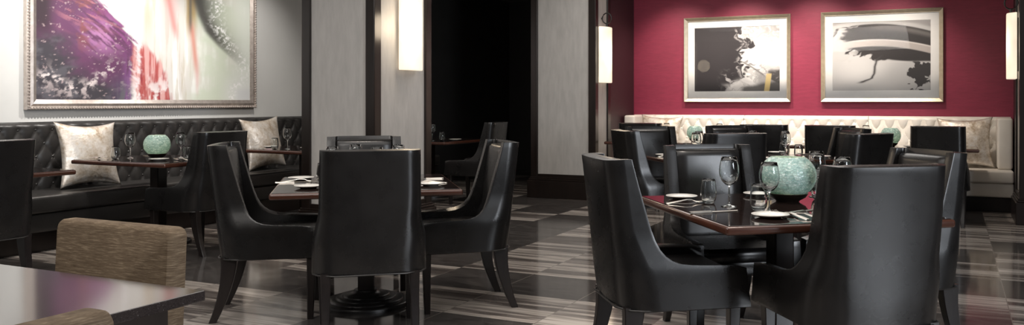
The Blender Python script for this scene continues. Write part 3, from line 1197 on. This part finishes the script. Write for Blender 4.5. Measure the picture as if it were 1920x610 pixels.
def make_chair(label, loc, rotz, group):
    r = thing('armchair', label, 'chair', loc, rotz, group)
    sh = link('back_and_arm_shell', chair_shell(), M['leather'], r, True)
    md = sh.modifiers.new('s', 'SOLIDIFY')
    md.thickness = .058
    md.offset = 0
    md.use_even_offset = False
    bv = sh.modifiers.new('b', 'BEVEL')
    bv.width = .019
    bv.segments = 3
    bv.limit_method = 'ANGLE'
    bv.angle_limit = math.radians(50)
    bake(sh)
    smooth_by_angle(sh, 60)
    # inner back pad, nearly flush with the front of the side wings
    pts = []
    us = [-1, -.995, -.97, -.9, -.6, -.3, 0, .3, .6, .9, .97, .995, 1]
    vs = [0, .01, .04, .1, .25, .4, .55, .7, .82, .92, .965, .99, 1]
    nu, nv = len(us), len(vs)
    for u in us:
        for v in vs:
            z = .47 + .512 * v
            lean = -.062 * max(0, (z - .42) / .6) ** 1.25
            edge = max(0, (1 - abs(u) ** 26)) * max(0, 1 - abs(2 * v - 1) ** 40)
            hw = .204 + .012 * (1 - v)
            pts.append((u * hw, -.245 + lean + .020 + .058 * edge ** .45 + .006 * (1 - u * u), z))
    bm = grid_bm(pts, nu, nv)
    smooth_by_angle(link('back_pad', bm, M['leather'], r), 70)
    bm = bmesh.new()
    bx(bm, -.249, .249, -.225, .272, .362, .43, .008, 2)
    smooth_by_angle(link('seat_frame', bm, M['leather'], r))
    # crowned seat cushion
    bm = bmesh.new()
    secs = []
    n = 10
    for zz, ins in ((.43, .004), (.436, 0), (.478, 0), (.492, .006), (.500, .018)):
        hx, y0, y1 = .248 - ins, -.215 + ins, .284 - ins
        secs.append([(-hx, y0, zz), (-hx + .02, y0 - .0, zz), (hx - .02, y0, zz), (hx, y0, zz), (hx, y1 - .03, zz), (hx - .03, y1, zz), (-hx + .03, y1, zz), (-hx, y1 - .03, zz)])
    loft(bm, secs, True)
    top = [f for f in bm.faces if all(abs(v.co.z - .500) < 1e-5 for v in f.verts)]
    ins = bmesh.ops.inset_individual(bm, faces=top, thickness=.09, depth=.014)
    smooth_by_angle(link('seat_cushion', bm, M['leather'], r), 50)
    bm = bmesh.new()
    loop = []
    for x, y in ((-.29, .29), (-.29, -.16), (-.262, -.225), (-.18, -.272), (.18, -.272), (.262, -.225), (.29, -.16), (.29, .29)):
        loop.append((x, y, .361))
    tube(bm, loop, .0045, 6)
    link('piping', bm, M['piping'], r, True)
    for sx in (-1, 1):
        link('leg', leg_bm(sx * .245, .245, sx * .240, .238), M['leg'], r)
        link('leg', leg_bm(sx * .225, -.205, sx * .225, -.295, True), M['leg'], r)
    return r


CH = []
_proto = None


def chair(label, x, y, deg, group):
    """deg: direction the sitter faces, world degrees"""
    global _proto
    rz = math.radians(deg - 90)
    if _proto is None:
        _proto = make_chair(label, (x, y, 0), rz, group)
        return _proto
    return dup(_proto, (x, y, 0), rz, label, group)


def around(c, yaw, out, side):
    """point at distance out from c along direction yaw(deg), side to its left"""
    a = math.radians(yaw)
    return c[0] + out * math.cos(a) - side * math.sin(a), c[1] + out * math.sin(a) + side * math.cos(a)


G1 = 'black leather chairs at the centre table'
chair('black leather armchair with its back to the camera at the centre table', -2.87, 3.74, 130, G1)
chair('black leather armchair on the left of the centre table, facing right', -3.68, 3.87, 37, G1)
chair('black leather armchair on the right of the centre table, facing left', -2.78, 4.535, 222, G1)
chair('black leather armchair on the far side of the centre table before the pillar', -3.63, 4.69, -51, G1)
G2 = 'black leather chairs at the front right table'
chair('large black leather armchair in the right foreground, back to the camera', -.395, 3.755, 127.5, G2)
chair('black leather armchair at the left side of the front right table', -1.21, 3.74, 37, G2)
chair('black leather armchair on the far side of the front right table, facing the camera', -1.117, 4.55, -52.5, G2)
chair('black leather armchair at the right side of the front right table', -.32, 4.565, 217.5, G2)
G3 = 'black leather chairs at the long alcove table'
chair('black leather armchair at the left end of the long alcove table', -2.36, 7.07, 39, G3)
chair('black leather armchair at the far left corner of the long alcove table', -2.57, 7.86, -51, G3)
chair('black leather armchair back to camera at the near side of the alcove table', -1.69, 6.82, 128, G3)
chair('black leather armchair at the near right corner of the alcove table, turned left', -.80, 7.12, 150, G3)
chair('black leather armchair at the right end of the long alcove table', -1.05, 8.20, 218, G3)
chair('black leather armchair facing the camera on the far side of the alcove table', -1.93, 8.50, -51, G3)
G4 = 'black leather chairs at the banquette tables'
chair('black leather armchair at the globe table of the black banquette', -5.75, 5.20, 180, G4)
chair('black leather armchair cut off by the left edge of the picture', -5.78, 3.37, 181, G4)
chair('black leather armchair in the dim corner behind the grey pillar', -5.30, 9.05, 185, G4)
chair('black leather armchair before the cream banquette, leftmost of its row', -3.27, 9.55, 90, G4)
chair('black leather armchair before the cream banquette, under the left print', -1.85, 9.50, 92, G4)
chair('black leather armchair before the cream banquette, under the gap between prints', -1.15, 9.50, 88, G4)
chair('black leather armchair before the cream banquette, rightmost of its row', -.13, 9.60, 90, G4)


# ------------------------------------------------------------------ tan table and chairs in the left foreground
tt = thing('granite_table', 'dark granite topped table in the left foreground', 'table', (-2.75, .92, 0))
b = bmesh.new()
bx(b, -.96, .96, -.70, .72, .722, .75, .004, 2)
link('granite_top', b, [M['granite']], tt)
b = bmesh.new()
bx(b, -.905, .905, -.64, .65, .60, .722, .003, 1)
link('apron', b, M['base_brown'], tt)
for sx in (-1, 1):
    b = bmesh.new()
    bx(b, sx * .60 - .02, sx * .60 + .02, -.60, .62, 0, .60, .004, 1)
    link('end_panel', b, M['base_brown'], tt)


def tan_chair(label, x, y, deg, ztop):
    r = thing('upholstered_chair', label, 'chair', (x, y, 0), math.radians(deg - 90), 'tan woven dining chairs')
    b = bmesh.new()
    # back slab with rounded corners, slight lean
    hw, z0 = .28, .42
    rc = .03
    front, secs = [], []
    n = 6
    loop = [(-hw, z0), (hw, z0)]
    for k in range(n + 1):
        a = PI / 2 * k / n
        loop.append((hw - rc + rc * math.cos(a), ztop - rc + rc * math.sin(a)))
    for k in range(n + 1):
        a = PI / 2 + PI / 2 * k / n
        loop.append((-hw + rc + rc * math.cos(a), ztop - rc + rc * math.sin(a)))
    for yy, ins in ((-.03, .014), (-.022, .004), (-.012, 0), (.025, 0), (.035, .004), (.043, .014)):
        sec = []
        for (px, pz) in loop:
            sx = px * (1 - ins / hw)
            sz = pz - ins if pz > .6 else pz
            sec.append((sx, -.235 + yy - .05 * (sz - z0), sz))
        secs.append(sec)
    loft(b, secs)
    smooth_by_angle(link('backrest', b, M['tan'], r), 35)
    b = bmesh.new()
    bx(b, -.285, .285, -.22, .24, .36, .48, .03, 4)
    smooth_by_angle(link('seat', b, M['tan'], r))
    for sx in (-1, 1):
        link('leg', leg_bm(sx * .25, .205, sx * .25, .205, False, .365, .022, .016), M['leg'], r)
        link('leg', leg_bm(sx * .25, -.20, sx * .25, -.245, True, .43, .022, .016), M['leg'], r)
    return r


tan_chair('tan woven dining chair on the far side of the granite table', -2.505, 1.69, -90, .848)
tan_chair('tan woven dining chair at the near end of the granite table', -1.685, .80, 180, .868)


# ================================================================== TABLEWARE
def globe(label, x, y, dia, ht, z=.7502):
    r = thing('candle_globe', label, 'candle holder', (x, y, z), random.uniform(0, 3), 'turquoise crackle glass candle globes')
    R = dia / 2
    bh = .042
    b = bmesh.new()
    lathe(b, [(0, 0), (R * .40, 0), (R * .42, .006), (R * .62, .022), (R * .72, bh), (R * .66, bh), (R * .55, .026), (0, .018)], 40)
    smooth_by_angle(link('bowl_base', b, M['bronze'], r), 50)
    g_ = bmesh.new()
    a0, a1 = math.radians(-50), math.radians(54)
    outer, inner = [], []
    n = 22
    zc0, H = bh, ht - bh
    for i in range(n + 1):
        a = a0 + (a1 - a0) * i / n
        t = (math.sin(a) - math.sin(a0)) / (math.sin(a1) - math.sin(a0))
        outer.append((R * math.cos(a) ** .96, zc0 + .001 + t * H))
        inner.append((R * math.cos(a) ** .96 - .006, zc0 + .001 + t * H))
    lathe(g_, outer + inner[::-1], 56, close=True)
    smooth_by_angle(link('crackle_glass', g_, M['crackle'], r), 60)
    c = bmesh.new()
    lathe(c, [(0, .0275), (.019, .0275), (.019, .055), (.016, .057), (0, .055)], 20)
    cn = smooth_by_angle(link('tealight', c, M['wax'], r), 40)
    f = bmesh.new()
    lathe(f, [(0, .056), (.005, .062), (.007, .070), (.0045, .082), (.0015, .092), (0, .097)], 12)
    link('flame', f, M['flame'], cn, True)
    lp = lamp('candle_light', 'POINT', (x, y, z + .10), (x, y, 0), .8, (1, .78, .5), shadow_soft_size=.012)
    return r


def wine_mesh():
    b = bmesh.new()
    o_ = [(0, 0), (.036, 0), (.037, .0015), (.030, .004), (.010, .007), (.0045, .012), (.0037, .03), (.0037, .085), (.006, .095), (.020, .103), (.034, .118), (.0425, .138), (.0455, .158), (.044, .182), (.039, .208), (.034, .228)]
    i_ = [(.0328, .228), (.0378, .208), (.0428, .182), (.0443, .158), (.0413, .138), (.033, .1195), (.019, .106), (.006, .1005), (0, .100)]
    lathe(b, o_ + i_, 36)
    bmesh.ops.recalc_face_normals(b, faces=b.faces)
    me = bpy.data.meshes.new('wine_glass')
    b.to_mesh(me)
    b.free()
    for p in me.polygons:
        p.use_smooth = True
    me.materials.append(M['glass'])
    return me


def tumbler_mesh():
    b = bmesh.new()
    o_ = [(0, 0), (.022, 0), (.026, .002), (.034, .014), (.0385, .032), (.0395, .050), (.0375, .078), (.0335, .108), (.032, .118)]
    i_ = [(.0305, .118), (.032, .108), (.036, .078), (.038, .050), (.037, .032), (.0325, .016), (.025, .008), (0, .006)]
    lathe(b, o_ + i_, 36)
    bmesh.ops.recalc_face_normals(b, faces=b.faces)
    me = bpy.data.meshes.new('stemless_glass')
    b.to_mesh(me)
    b.free()
    for p in me.polygons:
        p.use_smooth = True
    me.materials.append(M['glass'])
    return me


def plate_mesh():
    b = bmesh.new()
    lathe(b, [(0, 0), (.045, 0), (.047, .003), (.060, .006), (.080, .014), (.0815, .016), (.080, .0172), (.060, .010), (.046, .0065), (0, .006)], 44)
    bmesh.ops.recalc_face_normals(b, faces=b.faces)
    me = bpy.data.meshes.new('bread_plate')
    b.to_mesh(me)
    b.free()
    for p in me.polygons:
        p.use_smooth = True
    me.materials.append(M['china'])
    return me


def strip(b, pts, th=.0028):
    """flat bar: pts (y, half width, z)"""
    secs = []
    for y, hw, z in pts:
        z, hw = z * 1.5, hw * 1.35
        secs.append([(-hw, y, z), (hw, y, z), (hw * .8, y, z + th), (-hw * .8, y, z + th)])
    loft(b, secs)


def fork_mesh():
    b = bmesh.new()
    strip(b, [(-.10, .006, .001), (-.095, .0085, .001), (-.05, .0065, .005), (0, .0035, .010), (.025, .004, .009), (.038, .009, .005), (.052, .0125, .003), (.060, .0125, .003)])
    for k in range(4):
        x = -.0127 + k * .00847
        secs = []
        for y, hw, z in ((.060, .0030, .0045), (.085, .0026, .006), (.104, .0014, .014)):
            secs.append([(x - hw, y, z), (x + hw, y, z), (x + hw, y, z + .0022), (x - hw, y, z + .0022)])
        loft(b, secs)
    return b


def knife_mesh():
    b = bmesh.new()
    strip(b, [(-.11, .006, .0005), (-.10, .009, .0005), (-.06, .0085, .0005), (-.01, .0065, .0005)], .006)
    secs = []
    for y, l_, r_ in ((-.01, .006, .006), (.0, .007, .010), (.05, .007, .011), (.09, .007, .009), (.11, .004, .002), (.114, .001, .001)):
        secs.append([(-l_, y, .002), (r_, y, .002), (r_, y, .0028), (-l_, y, .0040)])
    loft(b, secs)
    return b


def spoon_mesh():
    b = bmesh.new()
    strip(b, [(-.10, .006, .001), (-.095, .008, .001), (-.05, .006, .005), (0, .0033, .010), (.035, .004, .008), (.045, .008, .004)])
    n = 16
    rings = []
    for k, rr in enumerate((1.0, .8, .5, .2)):
        rings.append([(.0175 * rr * math.cos(2 * PI * i / n), .070 + .028 * rr * math.sin(2 * PI * i / n), .0015 + .007 * rr ** 2) for i in range(n)])
    secs = rings + [[(x * .92, .070 + (y - .070) * .92, z + .0014) for x, y, z in r_] for r_ in rings[::-1]]
    loft(b, secs)
    return b


def finish(b, name, mat):
    bmesh.ops.recalc_face_normals(b, faces=b.faces)
    me = bpy.data.meshes.new(name)
    b.to_mesh(me)
    b.free()
    me.materials.append(mat)
    return me


ME = {'wine_glass': wine_mesh(), 'stemless_glass': tumbler_mesh(), 'bread_plate': plate_mesh(),
      'fork': finish(fork_mesh(), 'fork', M['steel']), 'knife': finish(knife_mesh(), 'knife', M['steel']), 'spoon': finish(spoon_mesh(), 'spoon', M['steel'])}
WORD = {'wine_glass': ('stemmed wine glass', 'wine glass', 'stemmed wine glasses'), 'stemless_glass': ('stemless water glass', 'glass', 'stemless water glasses'),
        'bread_plate': ('small white bread plate', 'plate', 'bread plates'), 'fork': ('steel fork', 'fork', 'forks'), 'knife': ('steel knife', 'knife', 'knives'), 'spoon': ('steel spoon', 'spoon', 'spoons')}
ZT = .7503


def item(kind, x, y, where, rot=None, z=ZT, sc=1.0):
    o_ = bpy.data.objects.new(kind, ME[kind])
    COL.objects.link(o_)
    o_.location = (x, y, z)
    o_.rotation_euler = (0, 0, random.uniform(0, 6) if rot is None else rot)
    if kind in ('fork', 'knife', 'spoon'):
        sc *= 1.12
    o_.scale = (sc, sc, sc)
    a, c, g_ = WORD[kind]
    o_['label'] = a + ' ' + where
    o_['category'] = c
    o_['group'] = g_ + ' on the tables'
    return o_


def setting(c, yaw, seat, where, kinds, half=.53, side0=0.0, tweak=None):
    """place setting: seat = world direction (deg) from table centre to the diner"""
    P = {'bread_plate': (half - .16, .28, 0), 'fork': (half - .16, .155, 0), 'knife': (half - .16, -.15, 0), 'spoon': (half - .16, -.185, 0), 'wine_glass': (half - .33, -.06, 0), 'stemless_glass': (half - .29, -.165, 0)}
    if tweak:
        P.update(tweak)
    for k in kinds:
        out, left, rr = P[k]
        # left of the diner who faces the table centre: direction seat - 90
        x, y = around(c, seat, out, -(left + side0))
        item(k, x, y, where, math.radians(seat + 90 + rr))


ALL = ('bread_plate', 'fork', 'knife', 'wine_glass', 'stemless_glass')
# front right table: placed as the photograph shows them (table frame: u along TRY, v across)
def rt(u, v):
    c_, s_ = math.cos(TRY), math.sin(TRY)
    return TR_[0] + u * c_ - v * s_, TR_[1] + u * s_ + v * c_


W = 'on the front right table, '
globe('turquoise crackle glass candle globe on the front right table', *rt(.13, .17), .280, .222)
wl = W + 'at its left place'
item('bread_plate', *rt(-.345, .40), wl)
item('stemless_glass', *rt(-.285, .19), wl)
item('wine_glass', *rt(-.245, .035), wl, sc=1.04)
item('fork', *rt(-.395, .20), wl, TRY + math.radians(-85))
item('knife', *rt(-.40, -.145), wl, TRY + math.radians(-82))
wn = W + 'at the near place below the globe'
item('bread_plate', *rt(-.23, -.36), wn)
item('stemless_glass', *rt(-.17, -.125), wn, sc=1.02)
item('wine_glass', *rt(-.165, -.22), wn, sc=1.0)
item('fork', *rt(-.135, -.36), wn, TRY + math.radians(12))
item('spoon', *rt(-.085, -.39), wn, TRY + math.radians(18))
item('knife', *rt(.02, -.205), wn, TRY + math.radians(-60))
wr = W + 'behind the globe at the far place'
item('stemless_glass', *rt(.32, .20), wr)
item('wine_glass', *rt(.37, .315), wr, sc=1.05)
item('bread_plate', *rt(.10, .43), wr)
wr = W + 'at its right place'
item('wine_glass', *rt(.27, -.10), wr, sc=1.04)
item('fork', *rt(.34, -.23), wr, TRY + math.radians(70))
item('bread_plate', *rt(.43, .06), wr)

# centre table
W = 'on the centre table, '
setting(TC, TCY, 219, W + 'before the left armchair', ALL, tweak={'bread_plate': (.40, .30, 0), 'wine_glass': (.20, -.03, 0), 'stemless_glass': (.26, .10, 0), 'fork': (.40, .14, 0), 'knife': (.42, .10, 8)})
item('bread_plate', *around(TC, 39, -.333, -.264), W + 'at the near left beside the front armchair')
setting(TC, TCY, 39, W + 'before the right armchair', ALL)
setting(TC, TCY, 129, W + 'before the far armchair', ('wine_glass', 'stemless_glass', 'bread_plate'))
setting(TC, TCY, -51, W + 'before the front armchair', ('wine_glass', 'stemless_glass'))
# globe table at the black banquette
W = 'on the globe table at the black banquette, '
globe('turquoise crackle glass candle globe at the black banquette', L2_[0] - .03, L2_[1] - .12, .222, .205)
item('stemless_glass', L2_[0] - .25, L2_[1] - .36, W + 'left of the globe', sc=.95)
item('wine_glass', L2_[0] - .27, L2_[1] - .20, W + 'left of the globe', sc=.98)
item('wine_glass', L2_[0] + .09, L2_[1] + .03, W + 'right of the globe', sc=.98)
item('stemless_glass', L2_[0] + .30, L2_[1] - .08, W + 'right of the globe', sc=.95)
item('bread_plate', L2_[0] + .21, L2_[1] - .30, W + 'below the globe')
item('fork', L2_[0] + .40, L2_[1] - .22, W + 'beside the chair', math.radians(80))
item('fork', L2_[0] - .38, L2_[1] - .40, W + 'by the cushion', math.radians(80))
item('knife', L2_[0] - .36, L2_[1] + .08, W + 'behind the globe', math.radians(80))
# banquette table beside the pillar
W = 'on the banquette table beside the pillar'
item('stemless_glass', L3[0] - .17, L3[1] - .40, W)
item('wine_glass', L3[0] - .06, L3[1] - .33, W)
item('bread_plate', L3[0] - .42, L3[1] - .20, W + ', left by the cushion')
item('bread_plate', L3[0] + .10, L3[1] - .20, W + ', right by the pillar')
item('knife', L3[0] - .30, L3[1] - .42, W, math.radians(100))
item('fork', L3[0] + .33, L3[1] - .28, W, math.radians(60))
# far dim table
W = 'on the dim table behind the pillar'
item('wine_glass', FAR[0] + .25, FAR[1] - .33, W)
item('stemless_glass', FAR[0] + .38, FAR[1] - .30, W)
item('bread_plate', FAR[0] + .42, FAR[1] - .05, W)
globe('turquoise crackle glass candle globe half hidden behind the grey pillar', FAR[0] - .06, FAR[1] - .36, .20, .19)
# long alcove table
W = 'on the long alcove table, '
setting(T3, T3Y, 219, W + 'at its left end', ALL, half=.80)
setting(T3, T3Y, 39, W + 'at its right end', ALL, half=.80)
for s_, nm in ((-.27, 'left half'), (.27, 'right half')):
    cc = around(T3, 39, s_, 0)
    setting(cc, T3Y, -51, W + 'near side of its ' + nm, ALL)
    setting(cc, T3Y, 129, W + 'far side of its ' + nm, ('wine_glass', 'stemless_glass', 'bread_plate'))
# cream banquette tables
globe('turquoise crackle glass candle globe at the left of the cream banquette', -2.90, 10.30, .20, .195)
globe('turquoise crackle glass candle globe at the right of the cream banquette', -.62, 10.16, .215, .205)
W = 'on the left cream banquette table, '
for (dx, nm) in ((-.62, 'left of the globe'), (.62, 'right of the globe')):
    item('wine_glass', BA[0] + dx * .55, BA[1] + .06, W + nm)
    item('stemless_glass', BA[0] + dx * .75, BA[1] - .10, W + nm)
    item('bread_plate', BA[0] + dx * 1.05, BA[1] - .2, W + nm)
W = 'on the right cream banquette table, '
for (dx, nm) in ((-.62, 'left of the globe'), (.62, 'right of the globe')):
    item('wine_glass', BB[0] + .1 + dx * .45, BB[1] + .05, W + nm)
    item('stemless_glass', BB[0] + .1 + dx * .7, BB[1] - .05, W + nm)
    item('bread_plate', BB[0] + .1 + dx * .35, BB[1] - .27, W + nm)
